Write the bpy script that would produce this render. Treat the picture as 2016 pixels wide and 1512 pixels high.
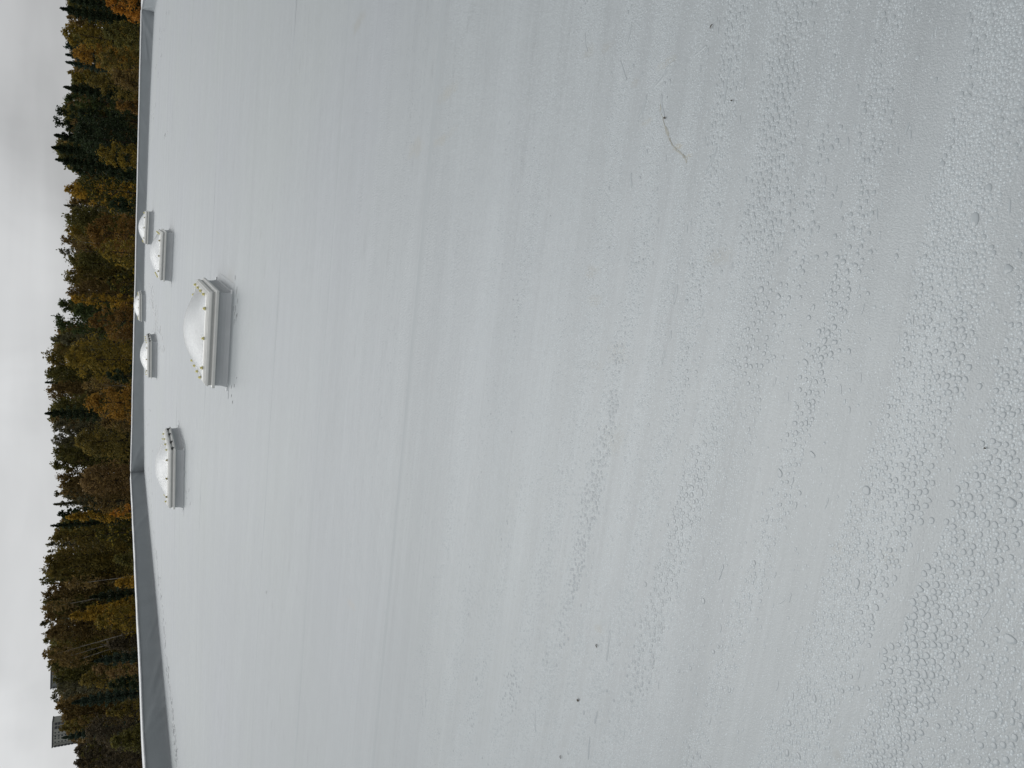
import bpy, math, random
import numpy as np
from mathutils import Vector, Matrix
random.seed(7); rng = np.random.default_rng(7)
for o in list(bpy.data.objects): bpy.data.objects.remove(o)
SC = bpy.context.scene; COL = SC.collection

# ------------------------------------------------------------------ camera
EYE = 1.6; FPX = 1500.0; ROLL = math.atan(0.018); PITCH = math.atan((1008-225)/FPX)
AX = np.array([1,0,0.]); D0 = np.array([0,-math.sin(PITCH),-math.cos(PITCH)]); FW = np.array([0,math.cos(PITCH),-math.sin(PITCH)])
RT = math.cos(ROLL)*AX - math.sin(ROLL)*D0; DN = math.sin(ROLL)*AX + math.cos(ROLL)*D0
cam = bpy.data.objects.new('camera', bpy.data.cameras.new('camera')); COL.objects.link(cam)
# the phone was held upright and the picture is stored turned by 90 degrees
m = Matrix(((DN[0],RT[0],-FW[0],0),(DN[1],RT[1],-FW[1],0),(DN[2],RT[2],-FW[2],EYE),(0,0,0,1)))
cam.matrix_world = m
cam.data.sensor_width = 36; cam.data.lens = FPX/2016*36; cam.data.clip_start = .05; cam.data.clip_end = 5000
SC.camera = cam
SC.render.resolution_x = 1024; SC.render.resolution_y = 768
SC.view_settings.view_transform = 'Standard'; SC.view_settings.look = 'None'
SC.view_settings.exposure = 0.0; SC.view_settings.gamma = 1.0

# ------------------------------------------------------------------ overcast sky + very soft sun
SUN_EL, SUN_AZ = math.radians(52), math.radians(14)     # azimuth: to the left of straight ahead (+Y)
w = bpy.data.worlds.new('World'); SC.world = w; w.use_nodes = True
nt = w.node_tree; nt.nodes.clear(); L = nt.links.new
def N(t, nt_=None, **kw):
    n = (nt_ or nt).nodes.new(t)
    for k, v in kw.items(): setattr(n, k, v)
    return n
out = N('ShaderNodeOutputWorld'); bg = N('ShaderNodeBackground'); bg.inputs['Strength'].default_value = 0.1
sky = N('ShaderNodeTexSky', sky_type='NISHITA', sun_disc=False, sun_elevation=SUN_EL, sun_rotation=-SUN_AZ)
tc = N('ShaderNodeTexCoord'); sep = N('ShaderNodeSeparateXYZ'); L(tc.outputs['Generated'], sep.inputs[0])
def mathn(op, a, b=None, c=None, clamp=False, nt_=None):
    n = N('ShaderNodeMath', nt_, operation=op, use_clamp=clamp); T = (nt_ or nt)
    for i, v in enumerate((a, b, c)):
        if v is None: continue
        if isinstance(v, (int, float)): n.inputs[i].default_value = v
        else: T.links.new(v, n.inputs[i])
    return n.outputs[0]
# cloud deck on a flat layer: project direction on a plane
zc = mathn('ADD', mathn('MAXIMUM', sep.outputs['Z'], 0.0), 0.12)
comb = N('ShaderNodeCombineXYZ'); L(mathn('DIVIDE', sep.outputs['X'], zc), comb.inputs[0]); L(mathn('DIVIDE', sep.outputs['Y'], zc), comb.inputs[1])
n1 = N('ShaderNodeTexNoise'); n1.inputs['Scale'].default_value = .55; n1.inputs['Detail'].default_value = 5; n1.inputs['Roughness'].default_value = .48
n1.inputs['Distortion'].default_value = .3
L(comb.outputs[0], n1.inputs['Vector'])
# broad brightness: brighter overhead and to the forward left, dimmer behind
lum = mathn('ADD', mathn('MULTIPLY', sep.outputs['Z'], 4.2), 4.8)
lum = mathn('ADD', lum, mathn('MULTIPLY', sep.outputs['X'], -3.7))
# wide glow added to the unseen sky ahead, to brighten the middle roof
gl = N('ShaderNodeVectorMath', operation='DOT_PRODUCT'); L(tc.outputs['Generated'], gl.inputs[0])
gl.inputs[1].default_value = (math.sin(.10)*math.cos(.72), math.cos(.10)*math.cos(.72), math.sin(.72))
lum = mathn('ADD', lum, mathn('MULTIPLY', mathn('POWER', mathn('MAXIMUM', gl.outputs['Value'], 0.0), 12.0), 14.0))
lum = mathn('ADD', lum, mathn('MULTIPLY', mathn('SUBTRACT', sep.outputs['Y'], 1.0), 1.1))
lum = mathn('ADD', lum, mathn('MULTIPLY', mathn('SUBTRACT', n1.outputs['Fac'], .5), 3.0))
n2 = N('ShaderNodeTexNoise'); n2.inputs['Scale'].default_value = 5.5; n2.inputs['Detail'].default_value = 4; n2.inputs['Roughness'].default_value = .5; n2.inputs['Distortion'].default_value = .6
L(tc.outputs['Generated'], n2.inputs['Vector'])
lum = mathn('ADD', lum, mathn('MULTIPLY', mathn('SUBTRACT', n2.outputs['Fac'], .5), 3.4))
lum = mathn('MAXIMUM', lum, .5)
cl = N('ShaderNodeVectorMath', operation='SCALE'); cl.inputs[0].default_value = (.985, 1.0, 1.012); L(lum, cl.inputs['Scale'])
hs = N('ShaderNodeHueSaturation'); hs.inputs['Saturation'].default_value = .25; L(sky.outputs[0], hs.inputs['Color'])
mx = N('ShaderNodeMixRGB'); mx.inputs[0].default_value = .93; L(hs.outputs[0], mx.inputs[1]); L(cl.outputs[0], mx.inputs[2])
L(mx.outputs[0], bg.inputs['Color']); L(bg.outputs[0], out.inputs[0])
sl = bpy.data.lights.new('sun', 'SUN'); sl.energy = 0.9; sl.angle = math.radians(35); sl.color = (1, .98, .95)
so = bpy.data.objects.new('sun', sl); COL.objects.link(so)
sd = Vector((-math.sin(SUN_AZ)*math.cos(SUN_EL), math.cos(SUN_AZ)*math.cos(SUN_EL), math.sin(SUN_EL)))
so.rotation_euler = sd.to_track_quat('Z', 'Y').to_euler(); so.location = (0, 0, 60)

# ------------------------------------------------------------------ helpers
YAW = math.radians(-12.2); ET = np.array([math.cos(YAW), math.sin(YAW)]); ES = np.array([-math.sin(YAW), math.cos(YAW)])
def W(t, s, z=0.): return (t*ET[0]+s*ES[0], t*ET[1]+s*ES[1], z)          # roof axes -> world
def ray(u, v): return (u-756)*RT + (v-1008)*DN + FPX*FW
def at_depth(y, x, zc):                                                      # a point of the real place on a line of sight
    return np.array([0, 0, EYE]) + ray(1512-y, x)*zc/FPX
def on_plane(y, x, z=0.):
    r = ray(1512-y, x); return np.array([0, 0, EYE]) + r*(z-EYE)/r[2]
def tag(o, label=None, cat=None, group=None, kind=None):
    for k, v in (('label', label), ('category', cat), ('group', group), ('kind', kind)):
        if v: o[k] = v
    return o
def mesh_obj(name, V, F, mats, parent=None, smooth=False, fm=None):
    me = bpy.data.meshes.new(name)
    if isinstance(F, np.ndarray):
        V = np.asarray(V, np.float32); k = F.shape[1]; n = len(F)
        me.vertices.add(len(V)); me.vertices.foreach_set('co', V.ravel())
        me.loops.add(n*k); me.loops.foreach_set('vertex_index', F.astype(np.int32).ravel())
        me.polygons.add(n); me.polygons.foreach_set('loop_start', (np.arange(n)*k).astype(np.int32))
        me.polygons.foreach_set('loop_total', np.full(n, k, np.int32)); me.update(calc_edges=True)
    else:
        me.from_pydata([tuple(v) for v in V], [], [tuple(f) for f in F]); me.update()
    for mt in (mats if isinstance(mats, (list, tuple)) else [mats]): me.materials.append(mt)
    if fm is not None: me.polygons.foreach_set('material_index', np.asarray(fm, np.int32))
    if smooth: me.polygons.foreach_set('use_smooth', np.ones(len(me.polygons), bool))
    o = bpy.data.objects.new(name, me); COL.objects.link(o)
    if parent: o.parent = parent
    return o
def empty(name, loc=(0,0,0)):
    o = bpy.data.objects.new(name, None); COL.objects.link(o); o.location = loc; o.empty_display_size = .3; return o
def grid_faces(nu, nv):
    i = np.arange(nu-1)[:, None]; j = np.arange(nv-1)[None]; a = (i*nv+j).ravel()
    return np.stack([a, a+nv, a+nv+1, a+1], 1)
def box(V, F, x0, x1, y0, y1, z0, z1):
    b = len(V); V += [(x0,y0,z0),(x1,y0,z0),(x1,y1,z0),(x0,y1,z0),(x0,y0,z1),(x1,y0,z1),(x1,y1,z1),(x0,y1,z1)]
    F += [(b,b+3,b+2,b+1),(b+4,b+5,b+6,b+7),(b,b+1,b+5,b+4),(b+1,b+2,b+6,b+5),(b+2,b+3,b+7,b+6),(b+3,b,b+4,b+7)]
def sstep(x, a, b):
    t = np.clip((np.asarray(x, float)-a)/(b-a), 0, 1); return t*t*(3-2*t)
def vnoise(x, y, seed=0):                                                    # smooth value noise, numpy
    x = np.asarray(x, float); y = np.asarray(y, float)
    xi = np.floor(x).astype(np.int64); yi = np.floor(y).astype(np.int64); fx = x-xi; fy = y-yi
    fx = fx*fx*(3-2*fx); fy = fy*fy*(3-2*fy)
    def h(a, b):
        n = (a*374761393 + b*668265263 + seed*974711) & 0x7fffffff
        n = ((n ^ (n >> 13))*1274126177) & 0x7fffffff
        return ((n ^ (n >> 16)) & 0xffff)/65535.
    return (h(xi,yi)*(1-fx)+h(xi+1,yi)*fx)*(1-fy)+(h(xi,yi+1)*(1-fx)+h(xi+1,yi+1)*fx)*fy

# ------------------------------------------------------------------ materials
def mat(name, col, rough=.5, spec=.5, var=.0, vscale=3., bump=0., bscale=60., coord='Object', trans=0., metal=0.):
    mt = bpy.data.materials.new(name); mt.use_nodes = True; T = mt.node_tree; b = T.nodes['Principled BSDF']
    b.inputs['Roughness'].default_value = rough; b.inputs['Specular IOR Level'].default_value = spec; b.inputs['Metallic'].default_value = metal
    b.inputs['Base Color'].default_value = (*col, 1)
    tcx = N('ShaderNodeTexCoord', T)
    if var:
        n = N('ShaderNodeTexNoise', T); n.inputs['Scale'].default_value = vscale; n.inputs['Detail'].default_value = 4
        T.links.new(tcx.outputs[coord], n.inputs['Vector'])
        r = N('ShaderNodeMapRange', T); r.inputs['To Min'].default_value = 1-var; r.inputs['To Max'].default_value = 1+var
        r.inputs['From Min'].default_value = .3; r.inputs['From Max'].default_value = .7
        T.links.new(n.outputs['Fac'], r.inputs['Value'])
        s = N('ShaderNodeVectorMath', T, operation='SCALE'); s.inputs[0].default_value = col; T.links.new(r.outputs[0], s.inputs['Scale'])
        T.links.new(s.outputs[0], b.inputs['Base Color'])
    if bump:
        n = N('ShaderNodeTexNoise', T); n.inputs['Scale'].default_value = bscale; n.inputs['Detail'].default_value = 3
        T.links.new(tcx.outputs[coord], n.inputs['Vector'])
        bp = N('ShaderNodeBump', T); bp.inputs['Strength'].default_value = bump; bp.inputs['Distance'].default_value = .01
        T.links.new(n.outputs['Fac'], bp.inputs['Height']); T.links.new(bp.outputs[0], b.inputs['Normal'])
    return mt
ROOFCOL = (.286, .312, .324)

def roof_material():
    mt = bpy.data.materials.new('roof_membrane'); mt.use_nodes = True; T = mt.node_tree; b = T.nodes['Principled BSDF']; K = T.links.new
    g = N('ShaderNodeTexCoord', T)
    mp = N('ShaderNodeMapping', T, vector_type='POINT'); mp.inputs['Rotation'].default_value = (0, 0, -YAW); K(g.outputs['Object'], mp.inputs['Vector'])
    def streak(sx, sy, det, rot=0., off=0.):
        q = N('ShaderNodeMapping', T); q.inputs['Scale'].default_value = (sx, sy, 1); q.inputs['Rotation'].default_value = (0, 0, rot); q.inputs['Location'].default_value = (off, off, 0)
        K(mp.outputs[0], q.inputs['Vector'])
        n = N('ShaderNodeTexNoise', T); n.inputs['Scale'].default_value = 1; n.inputs['Detail'].default_value = det; n.inputs['Roughness'].default_value = .55
        n.inputs['Distortion'].default_value = .25
        K(q.outputs[0], n.inputs['Vector']); return n.outputs['Fac']
    s1 = streak(.10, 1.4, 5); s2 = streak(.5, 9, 3, 0, 5.); s3 = streak(.22, .25, 3, 0, 9.); s4 = streak(2.2, 2.8, 4, 0, 3.); s5 = streak(1.2, 34, 3, .03, 2.); s6 = streak(.5, 85, 2, -.01, 7.); s7 = streak(.35, 3.0, 4, .12, 4.)
    def amp(s, a): return mathn('MULTIPLY', mathn('SUBTRACT', s, .5, nt_=T), a, nt_=T)
    f = mathn('ADD', 1.0, amp(s1, .16), nt_=T)
    for s, a in ((s2, .13), (s3, .06), (s4, .06), (s5, .18), (s6, .20), (s7, .12)): f = mathn('ADD', f, amp(s, a), nt_=T)
    sm = mathn('MULTIPLY_ADD', streak(2.6, 7.5, 4, .05, 13.), 8.0, -4.9, clamp=True, nt_=T)
    sm = mathn('MULTIPLY', sm, mathn('MULTIPLY_ADD', streak(.35, .5, 2, 0, 17.), 6.0, -2.7, clamp=True, nt_=T), nt_=T)
    f = mathn('ADD', f, mathn('MULTIPLY', sm, -.19, nt_=T), nt_=T)
    # warm / cool drift of the wet membrane
    tint = N('ShaderNodeMixRGB', T); K(mathn('MULTIPLY_ADD', s3, 2.2, -.6, clamp=True, nt_=T), tint.inputs[0])
    tint.inputs[1].default_value = (ROOFCOL[0]*.995, ROOFCOL[1]*.99, ROOFCOL[2]*1.02, 1); tint.inputs[2].default_value = (ROOFCOL[0]*1.0, ROOFCOL[1]*1.01, ROOFCOL[2]*.985, 1)
    sc = N('ShaderNodeVectorMath', T, operation='SCALE'); K(tint.outputs[0], sc.inputs[0]); K(f, sc.inputs['Scale'])
    col = sc.outputs[0]
    # dirt stains and darker patches of their own shape, each at its place on the roof
    sepo = N('ShaderNodeSeparateXYZ', T); K(g.outputs['Object'], sepo.inputs[0])
    dn = N('ShaderNodeTexNoise', T); dn.inputs['Scale'].default_value = 9; dn.inputs['Detail'].default_value = 5; K(g.outputs['Object'], dn.inputs['Vector'])
    for (yy, xx, rx, ry, am, tn) in ROOF_MARKS:
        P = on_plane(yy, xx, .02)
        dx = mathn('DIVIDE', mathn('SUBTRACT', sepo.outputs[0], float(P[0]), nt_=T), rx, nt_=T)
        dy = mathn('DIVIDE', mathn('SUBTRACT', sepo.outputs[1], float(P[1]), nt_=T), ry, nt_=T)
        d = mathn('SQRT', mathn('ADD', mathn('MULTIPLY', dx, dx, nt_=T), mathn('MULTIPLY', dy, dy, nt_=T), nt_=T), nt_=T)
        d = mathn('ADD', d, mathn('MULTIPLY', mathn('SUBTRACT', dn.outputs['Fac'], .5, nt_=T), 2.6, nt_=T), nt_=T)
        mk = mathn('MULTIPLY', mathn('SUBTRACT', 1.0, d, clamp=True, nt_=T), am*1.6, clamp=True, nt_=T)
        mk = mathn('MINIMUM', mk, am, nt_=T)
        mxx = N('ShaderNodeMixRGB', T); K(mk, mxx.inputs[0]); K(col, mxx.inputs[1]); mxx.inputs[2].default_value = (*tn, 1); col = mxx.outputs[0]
    K(col, b.inputs['Base Color'])
    b.inputs['Specular IOR Level'].default_value = .85
    K(mathn('MULTIPLY_ADD', s1, -.25, .52, nt_=T), b.inputs['Roughness'])
    # fine mist of beads too small to model, plus grain
    bn = N('ShaderNodeTexNoise', T); bn.inputs['Scale'].default_value = 420; bn.inputs['Detail'].default_value = 2; K(g.outputs['Object'], bn.inputs['Vector'])
    vo = N('ShaderNodeTexVoronoi', T, feature='SMOOTH_F1'); vo.inputs['Scale'].default_value = 230; K(g.outputs['Object'], vo.inputs['Vector'])
    hgt = mathn('ADD', mathn('MULTIPLY', vo.outputs['Distance'], -.9, nt_=T), bn.outputs['Fac'], nt_=T)
    sw = N('ShaderNodeTexNoise', T); sw.inputs['Scale'].default_value = 5; sw.inputs['Detail'].default_value = 2; K(g.outputs['Object'], sw.inputs['Vector'])
    b2 = N('ShaderNodeBump', T); b2.inputs['Strength'].default_value = .35; b2.inputs['Distance'].default_value = .012; K(sw.outputs['Fac'], b2.inputs['Height'])
    # beading too far away to model one by one, in streaky patches
    v2 = N('ShaderNodeTexVoronoi', T, feature='SMOOTH_F1'); v2.inputs['Scale'].default_value = 95; K(g.outputs['Object'], v2.inputs['Vector'])
    msk = mathn('MULTIPLY', mathn('MULTIPLY_ADD', s7, 7.0, -3.2, clamp=True, nt_=T), mathn('MULTIPLY_ADD', sepo.outputs[1], .5, -1.2, clamp=True, nt_=T), nt_=T)
    b3 = N('ShaderNodeBump', T); b3.inputs['Distance'].default_value = .004; K(mathn('MULTIPLY', msk, .5, nt_=T), b3.inputs['Strength']); K(mathn('MULTIPLY', v2.outputs['Distance'], -1.0, nt_=T), b3.inputs['Height']); K(b2.outputs[0], b3.inputs['Normal'])
    b1 = N('ShaderNodeBump', T); b1.inputs['Strength'].default_value = .5; b1.inputs['Distance'].default_value = .0011; K(hgt, b1.inputs['Height']); K(b3.outputs[0], b1.inputs['Normal'])
    K(b1.outputs[0], b.inputs['Normal'])
    return mt
DIRT = (.25, .255, .235); TAN = (.27, .265, .225)
ROOF_MARKS = [(45, 708, .07, .22, .55, DIRT), (288, 1328, .012, .03, .9, TAN), (306, 1349, .009, .02, .8, TAN), (570, 452, .16, .5, .55, (.12, .13, .13)), (160, 1243, .02, .03, .45, DIRT),  # includes a darker patch at the nearest skylight's foot
          (100, 1156, .03, .05, .4, DIRT), (95, 1188, .022, .05, .4, DIRT), (290, 820, .06, .16, .35, TAN), (180, 885, .05, .14, .4, TAN), (275, 868, .04, .18, .4, TAN),
          (720, 1163, .03, .07, .4, DIRT), (590, 1166, .02, .06, .4, DIRT), (535, 1160, .03, .06, .5, DIRT), (505, 1405, .03, .06, .35, DIRT), (860, 1205, .07, .10, .3, DIRT),
          (1190, 695, .03, .12, .25, (.33, .30, .26)), (120, 1312, .02, .05, .35, TAN), (1240, 1172, .02, .035, .4, TAN), (1490, 1638, .02, .02, .3, DIRT),
          (555, 462, .25, .6, .4, DIRT), (1080, 1640, .022, .025, .3, DIRT), (1100, 1738, .02, .03, .3, DIRT), (700, 1215, .05, .08, .35, DIRT), (240, 1265, .012, .05, .4, TAN)]  # first entry widens the patch beside the nearest skylight
M = {}
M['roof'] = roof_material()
M['wall'] = mat('wall_membrane', (.355, .382, .397), .62, .3, var=.05, vscale=1.2, bump=.15, bscale=30)
M['upstand'] = mat('upstand_membrane', (.50, .522, .535), .55, .35, var=.05, vscale=4, bump=.1, bscale=25)
M['coping'] = mat('pale_metal_trim', (.62, .63, .64), .45, .5, var=.12, vscale=6)
M['frame'] = mat('white_frame', (.73, .73, .70), .35, .5, var=.035, vscale=9, bump=.05, bscale=40)
M['frame_grey'] = mat('aluminium_frame', (.46, .465, .45), .4, .5, var=.06, vscale=12)
M['dome'] = mat('opal_dome', (.47, .49, .495), .22, .6, var=.07, vscale=26, bump=.35, bscale=220)
M['cap'] = mat('yellow_cap', (.70, .63, .24), .45, .5, var=.08, vscale=30)
M['cap_shaded'] = mat('shaded_cap', (.40, .33, .13), .55, .4, var=.15, vscale=30)  # darker copy of the cap colour, painting in shade on front caps
M['dark'] = mat('dark_fitting', (.10, .102, .10), .5, .4, var=.2, vscale=30)
M['patch'] = mat('white_patch', (.78, .79, .80), .5, .4, var=.04)
M['leaf_dead'] = mat('dead_leaf', (.08, .068, .05), .7, .3, var=.3, vscale=80)
M['ground'] = mat('meadow', (.035, .045, .018), .9, .1, var=.4, vscale=.2)
M['trunk'] = mat('bark', (.045, .036, .028), .9, .1, var=.3, vscale=3)
M['birch'] = mat('birch_bark', (.21, .195, .175), .8, .2, var=.6, vscale=1.5)
M['tower'] = mat('tower_render', (.44, .44, .42), .9, .1, var=.05, vscale=.3)
M['tower_dark'] = mat('tower_dark', (.10, .10, .115), .7, .2, var=.1, vscale=1)
M['tower_glass'] = mat('tower_glass', (.035, .045, .055), .35, .6, var=.2, vscale=.5)
M['tower_blue'] = mat('tower_grey', (.27, .28, .29), .9, .1, var=.06, vscale=.3)
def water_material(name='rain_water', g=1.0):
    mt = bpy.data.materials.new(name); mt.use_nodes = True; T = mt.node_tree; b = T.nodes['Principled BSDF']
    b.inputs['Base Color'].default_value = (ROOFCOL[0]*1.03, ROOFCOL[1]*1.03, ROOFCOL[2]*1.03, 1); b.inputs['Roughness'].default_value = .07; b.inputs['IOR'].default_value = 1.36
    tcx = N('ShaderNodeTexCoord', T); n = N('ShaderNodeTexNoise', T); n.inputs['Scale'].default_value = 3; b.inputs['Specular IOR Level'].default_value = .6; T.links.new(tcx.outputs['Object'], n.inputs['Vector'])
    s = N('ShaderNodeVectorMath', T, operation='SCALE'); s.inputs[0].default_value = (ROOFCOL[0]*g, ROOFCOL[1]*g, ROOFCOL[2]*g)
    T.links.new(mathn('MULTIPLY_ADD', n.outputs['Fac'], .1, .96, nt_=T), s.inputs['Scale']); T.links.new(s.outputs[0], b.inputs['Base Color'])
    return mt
M['water'] = water_material('rain_water', 1.15); M['bead'] = water_material('rain_bead', 1.5); M['bead_mid'] = water_material('rain_bead_mid', 1.30)  # lighter base colours paint in the light gathered inside the opaque drops

# ------------------------------------------------------------------ the roof: a ridge between the two rows of skylights
GT = [-24, -16.3, -11.6, -8, -5.5, -4.2, -2.5, 0, 3, 6, 9.5, 16]; GZ = [-.1, -.07, .06, .135, .185, .205, .205, .17, .155, .12, .04, -.05]
def roof_z(t, s):
    t = np.asarray(t, float); s = np.asarray(s, float)
    g = (np.interp(t-.6, GT, GZ)+np.interp(t, GT, GZ)+np.interp(t+.6, GT, GZ))/3
    gr = np.interp(s, [1, 6, 12, 24.5, 37, 48], [0, .2, .52, .82, 1.06, 1.0]); gl_ = np.interp(s, [1, 8, 18, 31, 44, 48], [0, .35, .88, .97, 1.07, 1.0])
    k = sstep(t, -6.0, -3.2)
    return g*(gl_*(1-k)+gr*k)
T0, T1, S0, S1 = -16.2, 9.45, -7.0, 48.4
def uniq(a): return np.unique(np.round(a, 4))
ts = uniq(np.concatenate([np.linspace(T0, T1, 60), np.linspace(-3.5, 3.5, 120)]))
ss = uniq(np.concatenate([np.linspace(S0, S1, 120), np.linspace(.3, 7, 140)]))
TT, SS = np.meshgrid(ts, ss, indexing='ij')
ZZ = roof_z(TT, SS) + (vnoise(TT*.9, SS*1.7, 3)-.5)*.004*sstep(SS, 3, 8)
RV = np.stack([TT*ET[0]+SS*ES[0], TT*ET[1]+SS*ES[1], ZZ], -1).reshape(-1, 3)
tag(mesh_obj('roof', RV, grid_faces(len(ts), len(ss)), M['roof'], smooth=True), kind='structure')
SEAMS = (4.27, 6.32, 8.4, 14.6, 20.8, 27.0, 33.2)
M['seam'] = mat('seam_membrane', tuple(1.05*c for c in ROOFCOL), .5, .6, var=.03, vscale=2)
def ribbon(pts, wd, zh, name, mt, wob=0.):
    V = []; F = []; n = len(pts)
    for i, p in enumerate(pts):
        a = np.array(pts[max(0, i-1)]); b = np.array(pts[min(n-1, i+1)]); d = (b-a)[:2]; d /= np.hypot(*d)+1e-9; q = np.array([-d[1], d[0]])
        ww = wd if np.isscalar(wd) else wd[i]
        for (o_, h_) in ((-.5, -.0002), (-.2, zh), (.2, zh), (.5, -.0002)):
            x, y = p[0]+q[0]*o_*ww, p[1]+q[1]*o_*ww; V.append((x, y, float(roof_z(x*ET[0]+y*ET[1], x*ES[0]+y*ES[1]))+h_))
    for i in range(n-1):
        for j in range(3): F.append((i*4+j, i*4+j+1, i*4+4+j+1, i*4+4+j))
    return mesh_obj(name, V, F, mt)
for s_ in SEAMS:
    pts = [W(t, s_+(float(vnoise(t*.5, s_, 40))-.5)*.02) for t in np.linspace(T0+.1, T1-.1, 160)]
    tag(ribbon(pts, .06, .0009, 'roof_seam', M['seam']), kind='structure')
tr = [(205, 1304), (222, 1305), (236, 1309), (250, 1313), (262, 1318), (275, 1322), (286, 1327), (296, 1336), (305, 1347), (312, 1353), (325, 1356)]
tp = [on_plane(a, b, 0)[:2] for a, b in tr]; tp = [tp[i]*(1-f)+tp[i+1]*f for i in range(len(tp)-1) for f in (0, .25, .5, .75)]
o = ribbon(tp, [(.003+.014*float(vnoise(i*.6, 1, 44))**1.3) for i in range(len(tp))], .0006, 'silt_trail', mat('silt', (.27, .275, .25), .5, .4, var=.25, vscale=60))
tag(o, 'thin curved tan trail of silt on the wet membrane, ending at a blotch', 'stain')
GROUND = -9.0
mesh_ = mesh_obj('ground', [(-2500,-400,GROUND),(2500,-400,GROUND),(2500,3500,GROUND),(-2500,3500,GROUND)], [(0,1,2,3)], M['ground']); tag(mesh_, kind='structure')

runs = [[(120,1224),(135,1229),(150,1233),(157,1236)],[(90,1393),(98,1384),(106,1374),(110,1368)],[(121,1330),(126,1322),(135,1315),(150,1309),(162,1300),(173,1289)],[(185,1304),(200,1304),(215,1306),(230,1310)],
 [(66,1155),(80,1155),(92,1156),(102,1160)],[(186,1275),(205,1271),(222,1266),(240,1258)],[(118,1441),(140,1437),(160,1431),(185,1428),(205,1427)],[(220,1434),(232,1429),(248,1424)],[(290,1413),(305,1408),(325,1398),(345,1389)],[(152,1467),(170,1464),(180,1456)],
 [(48,1246),(65,1243),(85,1238)],[(340,1245),(355,1244),(370,1246)],[(1240,1203),(1256,1201),(1275,1199),(1300,1196)],[(1395,1057),(1420,1056),(1440,1057)],[(1400,1178),(1412,1175),(1424,1172)],[(1450,1163),(1470,1161),(1495,1160)],[(1370,835),(1395,838),(1410,838)],[(1360,843),(1380,843),(1392,843)],
 [(560,1335),(580,1332),(600,1328)],[(690,1310),(706,1306),(718,1304)],[(650,1323),(668,1320)],[(1112,1424),(1125,1420),(1142,1415)]]
V0 = []; F0 = []
for ri, rr_ in enumerate(runs):
    q = [on_plane(a, b, .004)[:2] for a, b in rr_]; q = [q[i]*(1-f)+q[i+1]*f for i in range(len(q)-1) for f in (0, .2, .4, .6, .8)]+[q[-1]]; n = len(q); b0 = len(V0)
    for i, p in enumerate(q):
        a = q[max(0, i-1)]; b = q[min(n-1, i+1)]; d = (b-a)/(np.hypot(*(b-a))+1e-9); nn = np.array([-d[1], d[0]]); f = i/(n-1)
        ww = (.003+.0045*float(vnoise(i*.35, ri, 61)))*(min(1, f*5+.25))*(min(1, (1-f)*5+.25)); p = p+nn*.002*(float(vnoise(i*.5, ri, 62))-.5)
        for (o_, h_) in ((-1, -.0002), (-.75, .0006), (-.3, .0009), (.3, .0009), (.75, .0006), (1, -.0002)):
            x, y = p+nn*o_*ww; V0.append((x, y, float(roof_z(x*ET[0]+y*ET[1], x*ES[0]+y*ES[1]))+h_))
    for i in range(n-1):
        for j in range(5): F0.append((b0+i*6+j, b0+i*6+j+1, b0+i*6+6+j+1, b0+i*6+6+j))
tag(mesh_obj('rain_runs', V0, F0, M['water'], smooth=True), 'winding trickles of rain water lying between the beads', 'water', kind='stuff')

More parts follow.
